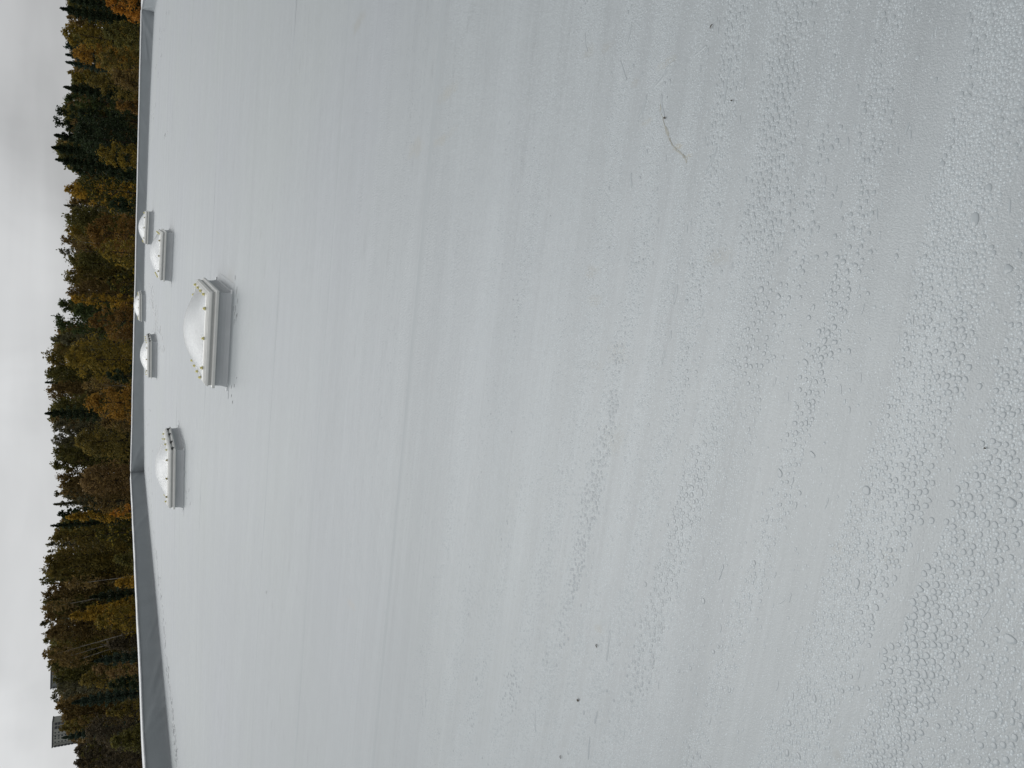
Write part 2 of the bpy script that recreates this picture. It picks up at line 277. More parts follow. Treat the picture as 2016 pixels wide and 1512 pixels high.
# ------------------------------------------------------------------ parapet walls
ZT = .65
def ridge(a, h, a0, h0, a1, h1, wd, am):
    """a soft fold of the membrane running from (a0,h0) to (a1,h1) in face coordinates"""
    L2 = (a1-a0)**2+(h1-h0)**2; k = np.clip(((a-a0)*(a1-a0)+(h-h0)*(h1-h0))/L2, 0, 1)
    d = np.hypot(a-(a0+k*(a1-a0)), h-(h0+k*(h1-h0))); return .4*am*np.exp(-(d/wd)**2)
def wall(name, A, B, folds, label, seed):
    """A, B = (t,s) ends of the foot; the face looks to the right of A->B"""
    A = np.array(A, float); B = np.array(B, float); ln = np.hypot(*(B-A)); d = (B-A)/ln; nrm = np.array([d[1], -d[0]])
    root = empty(name, W(*((A+B)/2), 0)); tag(root, label, 'wall', 'parapet walls round the roof')
    na = int(ln/.16); aa = np.linspace(0, ln, na); hh = np.concatenate([np.linspace(0, .1, 5), np.linspace(.13, 1, 16)])
    Aa, Hh = np.meshgrid(aa, hh, indexing='ij')
    t = A[0]+d[0]*Aa; s = A[1]+d[1]*Aa; zb = roof_z(t, s)-.03
    off = .05*np.exp(-Hh*9) + .03*(1-Hh) + (vnoise(Aa*.7, Hh*1.3+Aa*.35, seed)-.5)*.03*(1-Hh*.8)
    for fd in folds: off = off + ridge(Aa, Hh, *fd)
    edge = np.minimum(1, np.minimum(Aa, ln-Aa)/.3)
    off = off*edge + .0*(1-edge)
    top = ZT-.03+(vnoise(aa*.9, aa*0, seed+5)-.5)*.012
    z = zb+(top[:, None]-zb)*Hh
    V = np.stack([(t+nrm[0]*off), (s+nrm[1]*off)], -1)
    P = np.stack([V[..., 0]*ET[0]+V[..., 1]*ES[0], V[..., 0]*ET[1]+V[..., 1]*ES[1], z], -1).reshape(-1, 3)-np.array(root.location)
    mesh_obj('membrane_face', P, grid_faces(na, len(hh)), M['wall'], root, smooth=True)
    # wall body down the outside of the building
    c = [(A-nrm*.02), (B-nrm*.02), (B-nrm*.34), (A-nrm*.34)]; VV = []
    for z0 in (GROUND, ZT-.04):
        for q in c: VV.append(np.array(W(q[0], q[1], z0))-np.array(root.location))
    mesh_obj('wall_body', VV, [(0,3,2,1),(4,5,6,7),(0,1,5,4),(1,2,6,5),(2,3,7,6),(3,0,4,7)], M['wall'], root)
    # thin pale coping with slightly wavy drip edge
    n2 = int(ln/.35); a2 = np.linspace(-.0, ln, n2); VV = []; FF = []
    prof = [(.028, -.032), (.030, .0), (.015, .012), (-.36, .03), (-.37, -.03)]
    for i, q in enumerate(a2):
        wv = (vnoise(q*.8, 0, seed+9)-.5)*.014+(vnoise(q*3.1, 0, seed+2)-.5)*.006
        for (o_, zz) in prof:
            p = A+d*q+nrm*o_; VV.append(np.array(W(p[0], p[1], ZT-.012+zz+wv))-np.array(root.location))
    np_ = len(prof)
    for i in range(n2-1):
        for j in range(np_-1): FF.append((i*np_+j, (i+1)*np_+j, (i+1)*np_+j+1, i*np_+j+1))
    mesh_obj('coping', VV, FF, M['coping'], root)
    return root
CL, CR = (-16.3, 48.5), (9.55, 48.2)
fo = []
for k in range(9): a0 = rng.uniform(8, 52); h = rng.uniform(0, .4); fo.append((a0, 1.0-h, a0+rng.uniform(.8, 2.2), .1, rng.uniform(.07, .14), rng.uniform(.02, .05)))
fo += [(26.2, .95, 27.4, .15, .10, .05), (27.0, .8, 28.2, .05, .1, -.04), (30.3, .9, 31.5, .02, .12, .06), (31.0, .7, 32.0, .02, .1, .05), (53.8, .98, 55.3, .4, .16, .05)]
wall('parapet_wall', (-16.3, -7), CL, fo, 'long grey membrane parapet wall running away beside the left row of skylights', 1)
fo = [(.2, .97, 1.6, .35, .10, .05), (.2, .9, 1.0, .05, .13, .07), (.9, .6, 1.9, .02, .14, .06), (25.5, .95, 24.4, .05, .11, .10), (25.2, .8, 23.6, .45, .1, .05), (24.8, .7, 23.2, .1, .09, -.04),
      (17.4, .9, 16.3, .2, .1, .04), (12.1, .95, 10.9, .2, .1, .04), (5.1, .95, 6.0, .3, .12, .04), (8.2, .9, 7.4, .2, .1, .03), (20.6, .9, 19.8, .2, .1, .04)]
wall('parapet_wall', CL, CR, fo, 'grey membrane parapet wall across the far end of the roof in front of the trees', 2)
wall('parapet_wall', CR, (9.5, -7), [(.4, .95, 1.4, .2, .1, .05)], 'short visible end of grey parapet turning towards the camera at the right corner', 3)
wall('parapet_wall', (9.5, -7), (-16.3, -7), [], 'grey membrane parapet wall behind the camera', 4)

# ------------------------------------------------------------------ skylights
SW, SL_ = 1.40, 1.86
def ring_mesh(profile, hw, hl, wob=0., seg=1):
    """closed rectangular rings: profile = [(outset, z)...]"""
    V = []; F = []
    n = 4*seg
    for (o_, z) in profile:
        X, Y = hw+o_, hl+o_; c = [(-X,-Y),(X,-Y),(X,Y),(-X,Y)]
        for k in range(4):
            p, q = c[k], c[(k+1) % 4]
            for j in range(seg):
                f = j/seg; x = p[0]+(q[0]-p[0])*f; y = p[1]+(q[1]-p[1])*f
                if wob and 0 < z < .16 and j:
                    b = wob*math.sin(math.pi*f)*math.sin(z/.16*math.pi); x += (-1 if x > 0 else 1)*b*(k % 2); y += (-1 if y > 0 else 1)*b*((k+1) % 2)
                V.append((x, y, z))
    for i in range(len(profile)-1):
        for k in range(n): F.append((i*n+k, i*n+(k+1) % n, (i+1)*n+(k+1) % n, (i+1)*n+k))
    return V, F
def uv_sphere(c, r, squash=1., nu=10, nv=6):
    V = []; F = []
    for i in range(nv+1):
        th = math.pi*i/nv
        for j in range(nu): ph = 2*math.pi*j/nu; V.append((c[0]+r*math.sin(th)*math.cos(ph), c[1]+r*math.sin(th)*math.sin(ph), c[2]+r*squash*math.cos(th)))
    for i in range(nv):
        for j in range(nu): F.append((i*nu+j, (i+1)*nu+j, (i+1)*nu+(j+1) % nu, i*nu+(j+1) % nu))
    return V, F
def make_skylight(label, hinges, shaded_front):
    root = empty('roof_skylight'); tag(root, label, 'skylight', 'domed skylights in two rows on the roof')
    hw, hl = SW/2, SL_/2
    V, F = ring_mesh([(.15, -.01), (.15, .006), (.03, .008)], hw, hl, seg=1); mesh_obj('flashing', V, F, M['roof'], root)
    V, F = ring_mesh([(.035, .0), (.012, .012), (.002, .035), (-.008, .07), (-.012, .11), (-.012, .15), (-.012, .178)], hw, hl, wob=.018, seg=10)
    mesh_obj('upstand', V, F, M['upstand'], root, smooth=False)
    V, F = ring_mesh([(-.012, .172), (.020, .172), (.022, .176), (.022, .203), (.016, .210), (-.012, .220), (-.04, .221)], hw, hl)
    mesh_obj('lower_frame', V, F, M['frame'], root)
    V, F = ring_mesh([(-.017, .214), (-.015, .218), (-.014, .256), (-.02, .262)], hw, hl); mesh_obj('frame_recess', V, F, M['frame_grey'], root)
    V, F = ring_mesh([(-.03, .254), (-.006, .254), (-.003, .258), (-.002, .268), (-.016, .296), (-.022, .299), (-.028, .299), (-.032, .307), (-.060, .328), (-.078, .334), (-.086, .330), (-.09, .31)], hw, hl)
    mesh_obj('upper_frame', V, F, M['frame'], root)
    # dome
    nx, ny = 25, 31; x = np.linspace(-1, 1, nx); y = np.linspace(-1, 1, ny); Xg, Yg = np.meshgrid(x, y, indexing='ij')
    zz = .322 + .212*((1-np.abs(Xg)**2.1)*(1-np.abs(Yg)**2.3))**1.08
    DV = np.stack([Xg*(hw-.082), Yg*(hl-.082), zz], -1).reshape(-1, 3)
    mesh_obj('dome', DV, grid_faces(nx, ny), M['dome'], root, smooth=True)
    # fastener caps: 3 on the short sides, 4 on the long sides
    cx = hw-.075; cy = hl-.075
    def cap(px, py, mt):
        V, F = uv_sphere((0, 0, .0), .018, .85); V2, F2 = uv_sphere((0, 0, -.012), .028, .35)
        b = len(V); V += V2; F += [tuple(i+b for i in f) for f in F2]
        o = mesh_obj('fastener_cap', V, F, mt, root, smooth=True); o.location = (px, py, .353)
    for fx in (-.44, 0, .44):
        cap(fx, -cy, M['cap_shaded'] if shaded_front else M['cap']); cap(fx, cy, M['cap'])
    for fy in (-.66, -.22, .22, .66):
        cap(cx, fy, M['cap']); cap(-cx, fy, M['cap'])
    for sx in (-1, 1):
        for sy in (-1, 1):
            V = []; F = []; x0, y0 = sx*(hw+.022), sy*(hl+.022); box(V, F, min(x0-.03, x0+.03), max(x0-.03, x0+.03), min(y0-.03, y0+.03), max(y0-.03, y0+.03), 0, .022)
            mesh_obj('corner_patch', V, F, M['patch'], root)
    if hinges:
        for fy in (-.8, -.3, .35, .8):
            V = []; F = []; box(V, F, hw-.02, hw+.022, fy-.035, fy+.035, .226, .262); box(V, F, hw-.02, hw+.03, fy-.015, fy+.015, .20, .23)
            mesh_obj('hinge', V, F, M['dark'], root)
    root.scale = (1, 1, 1.06)
    return root
# front-left foot corner on the roof axes (s, t) of each, and its own tilt with the roof fall
SKY = [('largest and nearest white domed skylight with bright yellow fastener caps', 11.75, -2.66, False, False),
       ('middle white domed skylight of the right row, between the nearest one and the far one', 24.45, -2.40, False, True),
       ('far white domed skylight of the right row, partly hidden behind the middle one', 37.3, -2.13, False, True),
       ('white domed skylight nearest the camera in the left row, with dark hinges on its side', 18.06, -6.97, True, True),
       ('middle white domed skylight of the left row, dark hinges on its end', 31.5, -6.82, True, True),
       ('small far white domed skylight of the left row against the parapet', 44.5, -6.58, False, True)]
for (lab, s, t, hg, br) in SKY:
    r = make_skylight(lab, hg, br)
    ct, cs = t+SW/2, s+SL_/2; z = float(roof_z(ct, cs)); zl = float(roof_z(ct-.5, cs)); zr = float(roof_z(ct+.5, cs)); zf = float(roof_z(ct, cs-.6)); zb = float(roof_z(ct, cs+.6))
    r.location = W(ct, cs, z-.006)
    nx = Vector((ET[0], ET[1], (zr-zl))).normalized(); nz = nx.cross(Vector((ES[0], ES[1], (zb-zf)/1.2)).normalized()).normalized(); ny = nz.cross(nx)
    r.rotation_euler = Matrix((nx, ny, nz)).transposed().to_euler()

# ------------------------------------------------------------------ rain on the membrane: beads gathered in wind-blown bands
QT = np.array([.5,.58,.66,.74,.78,.81,.86,.93,.955,1.0,1.02,1.05,1.11,1.16,1.185,1.26,1.32,1.35,1.40,1.43,1.50,1.55,1.60,1.64,1.69,1.78,1.80,1.86,1.89,1.96,1.98,2.02,2.05,2.1,2.12,2.17,2.2,2.3,2.33,2.38,2.42,2.52,2.56,2.64,2.68,2.8,2.84,2.95,3.0,3.1,3.15,3.3,3.36,3.5,3.55,3.8,3.9,4.2,4.4,5.5])
QD = np.array([.5,.6,.35,.4,.12,.85,1,.9,.08,.05,.7,1,1,.8,.05,.04,.08,.5,.55,.06,.12,.45,.12,.5,.9,.8,.2,.15,.95,.9,.15,.12,.9,.9,.15,.1,1,.95,.2,.1,.9,.8,.1,.12,.8,.7,.15,.1,.7,.6,.1,.1,.6,.6,.1,.1,.5,.1,.3,0])
def band(x, y):
    q = y+.30*x-.07*x*x + (vnoise(x*2.3, y*5, 11)-.5)*.05 + (vnoise(x*11, y*18, 12)-.5)*.022
    d = np.interp(q, QT, QD)
    fade = sstep(y, 1.6, 3.2)*.22
    d = d*(1-fade)+fade*(.35+.5*vnoise(x*6, y*9, 21))
    return np.clip(d*(.8+.4*vnoise(x*4, y*7, 22)), 0, 1)*sstep(y, 5.2, 3.4)
def size(x, y): return .62+.85*vnoise(x*2.2+y, (y+.3*x)*8, 31)*(.6+.8*vnoise(x*9, y*12, 32))
RES = .0014; X0, Y0 = -2.7, .62; NXg, NYg = int(5.4/RES), int(4.6/RES)
occ = np.zeros((NXg, NYg), bool)
def inside(x, y, mgn=.12):
    zc = .8865*y+.74; return (np.abs(x-.0) < .504*zc+mgn) & (y > .66) & (y < 5.1)
drops = []
def throw(n, rfun, dfun, pad, ell=(1, 1.25), ymax=5.1, sparse=False):
    y = .66+(ymax-.66)*rng.random(n)**.85; x = (rng.random(n)*2-1)*(.504*(.8865*y+.74)+.12)
    k = rng.random(n) < dfun(x, y); x, y = x[k], y[k]; r = rfun(len(x), x, y)
    el = rng.uniform(ell[0], ell[1], len(x)); ang = rng.normal(-.2, .22 if sparse else .6, len(x))
    order = np.argsort(-r) if not sparse else np.arange(len(x))
    for i in order:
        a = r[i]*math.sqrt(el[i]); R_ = a+pad*r[i]
        ix, iy = int((x[i]-X0)/RES), int((y[i]-Y0)/RES); m_ = max(1, int(R_/RES))
        if ix-m_ < 0 or iy-m_ < 0 or ix+m_ >= NXg or iy+m_ >= NYg: continue
        if sparse: my = max(1, int(r[i]/math.sqrt(el[i])/RES)+1)
        else: my = m_
        if occ[ix-m_:ix+m_+1:max(1, m_//2), iy-my:iy+my+1:max(1, my//2)].any(): continue
        mm = max(1, int(m_*.8)); my2 = max(1, int(my*.8))
        occ[ix-mm:ix+mm+1, iy-my2:iy+my2+1] = True
        drops.append((x[i], y[i], r[i], el[i], ang[i]))
big = lambda x, y: band(x, y)
throw(1500, lambda n, x, y: (.0048+.0075*rng.random(n)**2.6)*(.5+.5*sstep(y, 3.0, 1.2)), lambda x, y: .10+.5*band(x, y), .15, (1, 1.8))
throw(9000, lambda n, x, y: (.0025+.0044*rng.random(n)**1.6)*(.6+.4*sstep(y, 3.2, 1.4)), lambda x, y: .36*(1-band(x, y)), .25, (1.3, 6.5), sparse=True)
throw(320000, lambda n, x, y: (.0023+.0040*rng.random(n)**2.3)*size(x, y)*(1.08-.14*y.clip(.8, 3)), lambda x, y: band(x, y)**1.3, .02)
throw(620000, lambda n, x, y: rng.uniform(.0011, .0020, n)*(.85+.15*y.clip(.8, 3)), lambda x, y: .015+band(x, y)*.95, .02, (1, 1.15), ymax=3.8)
throw(60000, lambda n, x, y: rng.uniform(.0009, .0013, n), lambda x, y: .05+.25*band(x, y), .3, (1, 1.1), ymax=2.2)
dr = np.array(drops); print('drops', len(dr))
def dome_mesh(d, nseg, rings, ex):
    n = len(d); th = np.arange(nseg)*2*np.pi/nseg
    x, y, r, el, an = d.T
    har = 1+np.zeros((n, nseg)); big_ = np.clip(r/.006, .25, 1.6)
    for k in (2, 3, 4): har += (rng.normal(0, .055/k*2, n)*big_)[:, None]*np.cos(k*th[None]+rng.uniform(0, 6.3, n)[:, None])
    ax_ = r*np.sqrt(el); ay_ = r/np.sqrt(el); ca, sa = np.cos(an), np.sin(an)
    h = np.where(r < .0034, .14*ay_, .0003+.12*ay_)
    t = x*ET[0]+y*ET[1]; s = x*ES[0]+y*ES[1]; zb = roof_z(t, s)-.0001
    Vs = []
    for rho in rings:
        px = ax_[:, None]*har*rho*np.cos(th)[None]; py = ay_[:, None]*har*rho*np.sin(th)[None]
        z = zb+h*(1-rho**ex)**.6
        Vs.append(np.stack([x[:, None]+px*ca[:, None]-py*sa[:, None], y[:, None]+px*sa[:, None]+py*ca[:, None], np.repeat(z[:, None], nseg, 1)], -1))
    top = np.stack([x, y, zb+h], -1)[:, None]
    V = np.concatenate(Vs+[top], 1); nv = V.shape[1]; base = (np.arange(n)*nv)[:, None]
    F = []
    j = np.arange(nseg); j2 = (j+1) % nseg
    for i in range(len(rings)-1):
        q = np.stack([i*nseg+j, i*nseg+j2, (i+1)*nseg+j2, (i+1)*nseg+j], 1); F.append((base[..., None]+q[None]).reshape(-1, 4))
    i = len(rings)-1; tt = np.full(nseg, nv-1)
    # cap as quads pairing two segments
    q = np.stack([i*nseg+j[::2], i*nseg+j[1::2], i*nseg+(j[1::2]+1) % nseg, tt[::2]], 1); F.append((base[..., None]+q[None]).reshape(-1, 4))
    return V.reshape(-1, 3), np.concatenate(F)
VA, FA, MI = [], [], []; nb = 0
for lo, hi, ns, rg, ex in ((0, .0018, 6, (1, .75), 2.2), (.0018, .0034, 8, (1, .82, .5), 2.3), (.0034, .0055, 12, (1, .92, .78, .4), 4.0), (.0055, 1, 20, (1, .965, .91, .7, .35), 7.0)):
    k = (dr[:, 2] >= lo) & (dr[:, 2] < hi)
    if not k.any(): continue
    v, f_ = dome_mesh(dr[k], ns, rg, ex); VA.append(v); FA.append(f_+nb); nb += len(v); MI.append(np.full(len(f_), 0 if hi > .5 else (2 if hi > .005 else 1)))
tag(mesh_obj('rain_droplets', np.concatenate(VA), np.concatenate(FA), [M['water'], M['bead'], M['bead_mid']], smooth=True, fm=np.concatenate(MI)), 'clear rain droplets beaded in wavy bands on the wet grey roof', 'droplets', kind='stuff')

# shallow puddles and wet runs along the foot of the far walls
pd = []
def run(y0, x0, y1, x1, n, jit, rlo, rhi, el):
    for _ in range(n):
        f = random.random(); P = on_plane(y0+(y1-y0)*f+random.gauss(0, jit*2), x0+(x1-x0)*f+random.gauss(0, jit), .05)
        r = random.uniform(rlo, rhi); pd.append((P[0], P[1], r, random.uniform(*el), random.gauss(-.25, .25)))
run(1500, 343, 1130, 309, 150, 2.0, .015, .05, (1.5, 5)); run(1130, 309, 1040, 300, 18, 2, .02, .05, (1.5, 4))
run(590, 306, 660, 325, 46, 3.0, .03, .085, (1, 3)); run(560, 303, 600, 308, 16, 3, .03, .08, (1, 3)); run(640, 303, 700, 332, 20, 4, .03, .07, (1, 3))
run(20, 330, 150, 313, 14, 3, .02, .06, (1.5, 3.5)); run(200, 309, 250, 301, 7, 2, .03, .07, (1.5, 3)); run(262, 334, 280, 330, 5, 1.5, .02, .05, (1, 3))
run(800, 295, 1010, 293, 22, 4, .02, .06, (1.5, 4)); run(900, 372, 1000, 378, 12, 4, .015, .04, (1.5, 4)); run(560, 470, 640, 470, 10, 6, .01, .03, (1.5, 5)); run(745, 470, 800, 465, 5, 4, .01, .02, (1.5, 4))
pd = np.array(pd)
def flat_mesh(d, nseg=14):
    V = []; F = []
    for (x, y, r, el, an) in d:
        b = len(V); t = x*ET[0]+y*ET[1]; s = x*ES[0]+y*ES[1]
        ph = [random.uniform(0, 6.3) for _ in range(3)]
        for rho, dz in ((1.12, -.002), (1, .0035), (.6, .005)):
            for j in range(nseg):
                th = 2*math.pi*j/nseg; hr = 1+.22*math.cos(2*th+ph[0])+.15*math.cos(3*th+ph[1])+.1*math.cos(5*th+ph[2])
                px, py = r*math.sqrt(el)*hr*rho*math.cos(th), r/math.sqrt(el)*hr*rho*math.sin(th)
                X_, Y_ = x+px*math.cos(an)-py*math.sin(an), y+px*math.sin(an)+py*math.cos(an)
                V.append((X_, Y_, float(roof_z(X_*ET[0]+Y_*ET[1], X_*ES[0]+Y_*ES[1]))+dz))
        for i in range(2):
            for j in range(nseg): F.append((b+i*nseg+j, b+i*nseg+(j+1) % nseg, b+(i+1)*nseg+(j+1) % nseg, b+(i+1)*nseg+j))
        F.append(tuple(b+2*nseg+j for j in range(nseg)))
    return V, F
V, F = flat_mesh(pd)
M['puddle'] = mat('standing_water', (.20, .215, .22), .12, .6, var=.1, vscale=4)
tag(mesh_obj('shallow_puddles', V, F, M['puddle'], smooth=True), 'thin scattered puddles of rain along the foot of the parapet', 'puddles', kind='stuff')

# blown leaf scraps lying on the membrane
def leaf_scrap(y, x, ln, wd, ang, label):
    P = on_plane(y, x, 0); t = P[0]*ET[0]+P[1]*ET[1]; s = P[0]*ES[0]+P[1]*ES[1]; z = float(roof_z(t, s))
    P = on_plane(y, x, z); V = []; F = []; n = 7
    for i in range(n):
        f = i/(n-1); hwid = wd*.5*math.sin(math.pi*(.06+.9*f))**.7; zz = .0022+.0025*math.sin(f*3)
        V += [(ln*(f-.5), -hwid, zz+.001), (ln*(f-.5), 0, zz), (ln*(f-.5), hwid, zz+.0018)]
    for i in range(n-1): F += [(i*3, i*3+3, i*3+4, i*3+1), (i*3+1, i*3+4, i*3+5, i*3+2)]
    o = mesh_obj('leaf_scrap', V, F, M['leaf_dead']); o.location = P; o.rotation_euler = (0, 0, ang)
    md = o.modifiers.new('thickness', 'SOLIDIFY'); md.thickness = .0006
    tag(o, label, 'leaf', 'leaf scraps blown on the roof')
leaf_scrap(52, 1402, .014, .0026, -.9, 'thin dark sliver of leaf lying alone on the wet roof at the right')
leaf_scrap(232, 1310, .010, .006, .8, 'small dark curled leaf scrap beside the tan water stain')
leaf_scrap(1271, 1176, .013, .005, .3, 'dark leaf scrap at the tip of a droplet band')
leaf_scrap(1378, 1139, .013, .009, 1.3, 'dark leaf scrap lying left of another one on beaded membrane')
leaf_scrap(882, 1941, .0045, .003, 1.2, 'tiny black leaf scrap under a droplet closest to the camera')
leaf_scrap(1490, 1105, .012, .004, .2, 'brown leaf scrap at the left margin among long droplets')
leaf_scrap(1166, 525, .03, .01, .1, 'tiny dark scrap far out on the bare roof left of the skylights')
leaf_scrap(198, 1442, .005, .004, .6, 'faint speck of leaf right of the tan stain near a droplet run')

# ------------------------------------------------------------------ far apartment towers
def tower(name, y0, y1, xtop, zc, depth, label, rows, body, cols_front, xbot_hid):
    a = at_depth(y1, xtop, zc); b = at_depth(y0, xtop, zc); a[2] = b[2] = max(a[2], b[2]); wd = float(np.hypot(*(b-a)[:2])); H = float(a[2]-GROUND)
    root = empty(name, (float(a[0]), float(a[1]), GROUND)); e = (b-a)[:2]/wd; root.rotation_euler = (0, 0, math.atan2(e[1], e[0])); tag(root, label, 'building')
    V = []; F = []; box(V, F, 0, wd, 0, depth, 0, H); mesh_obj('wall', V, F, body, root)
    V = []; F = []; box(V, F, -.4, wd+.4, -.4, depth+.4, H+.01, H+.9); mesh_obj('roof', V, F, M['tower_dark'], root)
    st = 2.9
    for r in range(rows):
        z = H-2.6-r*st
        for (f, wf, kind) in cols_front:
            V = []; F = []; x = f*wd; w2 = wf*wd/2
            if kind == 'b': box(V, F, x-w2, x+w2, -.9, -.01, z-.7, z+1.35); mesh_obj('balcony', V, F, M['tower_dark'], root)
            else: box(V, F, x-w2, x+w2, -.12, -.01, z-.2, z+1.2); mesh_obj('window', V, F, M['tower_glass'], root)
    for f in (.13, .47):
        if len(cols_front) > 5:
            V = []; F = []; box(V, F, f*wd-.15, f*wd+.15, -.16, -.02, 0, H-.2); mesh_obj('panel_joint', V, F, M['tower_dark'], root)
tower('apartment_tower', 1421.5, 1471.5, 104.5, 750, 14, 'pale apartment tower with rows of small windows rising above the trees at far left', 9, M['tower'],
      [(.03, .06, 'b'), (.19, .045, 'w'), (.33, .045, 'w'), (.42, .06, 'w'), (.56, .05, 'w'), (.76, .09, 'b'), (.91, .08, 'b')], 150)
tower('apartment_block', 1318, 1356, 101.5, 760, 14, 'grey flat-roofed apartment block whose top just shows over the treetops', 3, M['tower_blue'],
      [(.04, .07, 'b'), (.3, .06, 'w'), (.55, .06, 'w'), (.8, .06, 'w')], 112)

# ------------------------------------------------------------------ trees
LEAF = {}
def leafmat(key, c1, c2, c3=None):
    if key in LEAF: return LEAF[key]
    mt = bpy.data.materials.new('foliage_'+key); mt.use_nodes = True; T = mt.node_tree; b = T.nodes['Principled BSDF']; K = T.links.new
    b.inputs['Roughness'].default_value = .75; b.inputs['Specular IOR Level'].default_value = .15
    at = N('ShaderNodeAttribute', T); at.attribute_name = 'tone'
    tcx = N('ShaderNodeTexCoord', T); n = N('ShaderNodeTexNoise', T); n.inputs['Scale'].default_value = .55; n.inputs['Detail'].default_value = 3; K(tcx.outputs['Object'], n.inputs['Vector'])
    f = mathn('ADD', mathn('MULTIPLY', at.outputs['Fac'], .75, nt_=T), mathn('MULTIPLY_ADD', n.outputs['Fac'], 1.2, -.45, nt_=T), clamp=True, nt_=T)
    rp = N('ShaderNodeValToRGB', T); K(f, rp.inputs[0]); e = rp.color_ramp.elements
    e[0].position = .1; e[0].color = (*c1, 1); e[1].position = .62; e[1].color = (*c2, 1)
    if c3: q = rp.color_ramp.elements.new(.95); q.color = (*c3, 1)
    K(rp.outputs[0], b.inputs['Base Color'])
    tr = N('ShaderNodeBsdfTranslucent', T); K(rp.outputs[0], tr.inputs[0]); ms = N('ShaderNodeMixShader', T); ms.inputs[0].default_value = .3
    K(b.outputs[0], ms.inputs[1]); K(tr.outputs[0], ms.inputs[2]); K(ms.outputs[0], T.nodes['Material Output'].inputs[0])
    LEAF[key] = mt; return mt
PAL = {
 'orange': ((.08,.034,.008),(.19,.085,.012),(.26,.115,.016)), 'amber': ((.06,.034,.008),(.15,.082,.014),(.20,.11,.018)), 'gold': ((.06,.042,.007),(.16,.10,.014),(.24,.14,.018)),
 'goldolive': ((.035,.03,.007),(.095,.07,.012),(.15,.10,.014)), 'rust': ((.032,.019,.007),(.078,.045,.012),(.12,.066,.014)), 'brown': ((.03,.020,.009),(.062,.043,.015),(.085,.056,.017)),
 'olive': ((.018,.019,.007),(.045,.042,.012),(.07,.06,.014)), 'olivebrown': ((.024,.020,.007),(.060,.048,.012),(.10,.070,.015)), 'dark': ((.006,.009,.005),(.014,.021,.010),(.022,.032,.014)),
 'bluegreen': ((.010,.016,.012),(.022,.034,.024),(.03,.045,.03)), 'green': ((.010,.016,.006),(.026,.036,.012),(.042,.052,.016)), 'greyolive': ((.024,.023,.014),(.05,.047,.026),(.065,.058,.03)),
 'darkbrown': ((.015,.012,.008),(.032,.026,.016),(.045,.034,.018)), 'lime': ((.008,.010,.004),(.024,.024,.006),(.12,.09,.012)), 'tan': ((.045,.03,.014),(.10,.065,.026),(.13,.085,.03))}
for k_, v_ in PAL.items():
    a_, b_, c_ = [np.array(q) for q in v_]; g_ = 2.1*(1.28 if k_ in ('olivebrown', 'brown', 'olive', 'greyolive', 'darkbrown') else 1)
    leafmat(k_, tuple((a_*.6+b_*.4)*g_), tuple(b_*g_), tuple(c_*g_))
def quads(C, size, flat=0., vert=0.):
    n = len(C); a = rng.normal(size=(n, 3)); a[:, 2] *= (1-flat)
    if vert: a = a*(1-vert)+np.array([0, 0, 1.])*vert*np.sign(rng.random(n)-.5)[:, None]
    a /= np.linalg.norm(a, axis=1)[:, None]+1e-9
    b = rng.normal(size=(n, 3)); b -= (b*a).sum(1)[:, None]*a; b /= np.linalg.norm(b, axis=1)[:, None]+1e-9
    s = size*rng.uniform(.6, 1.4, n)[:, None]; a = a*s; b = b*s*.6
    V = np.stack([C-a, C+b*.9, C+a, C-b*.9], 1).reshape(-1, 3)
    return V
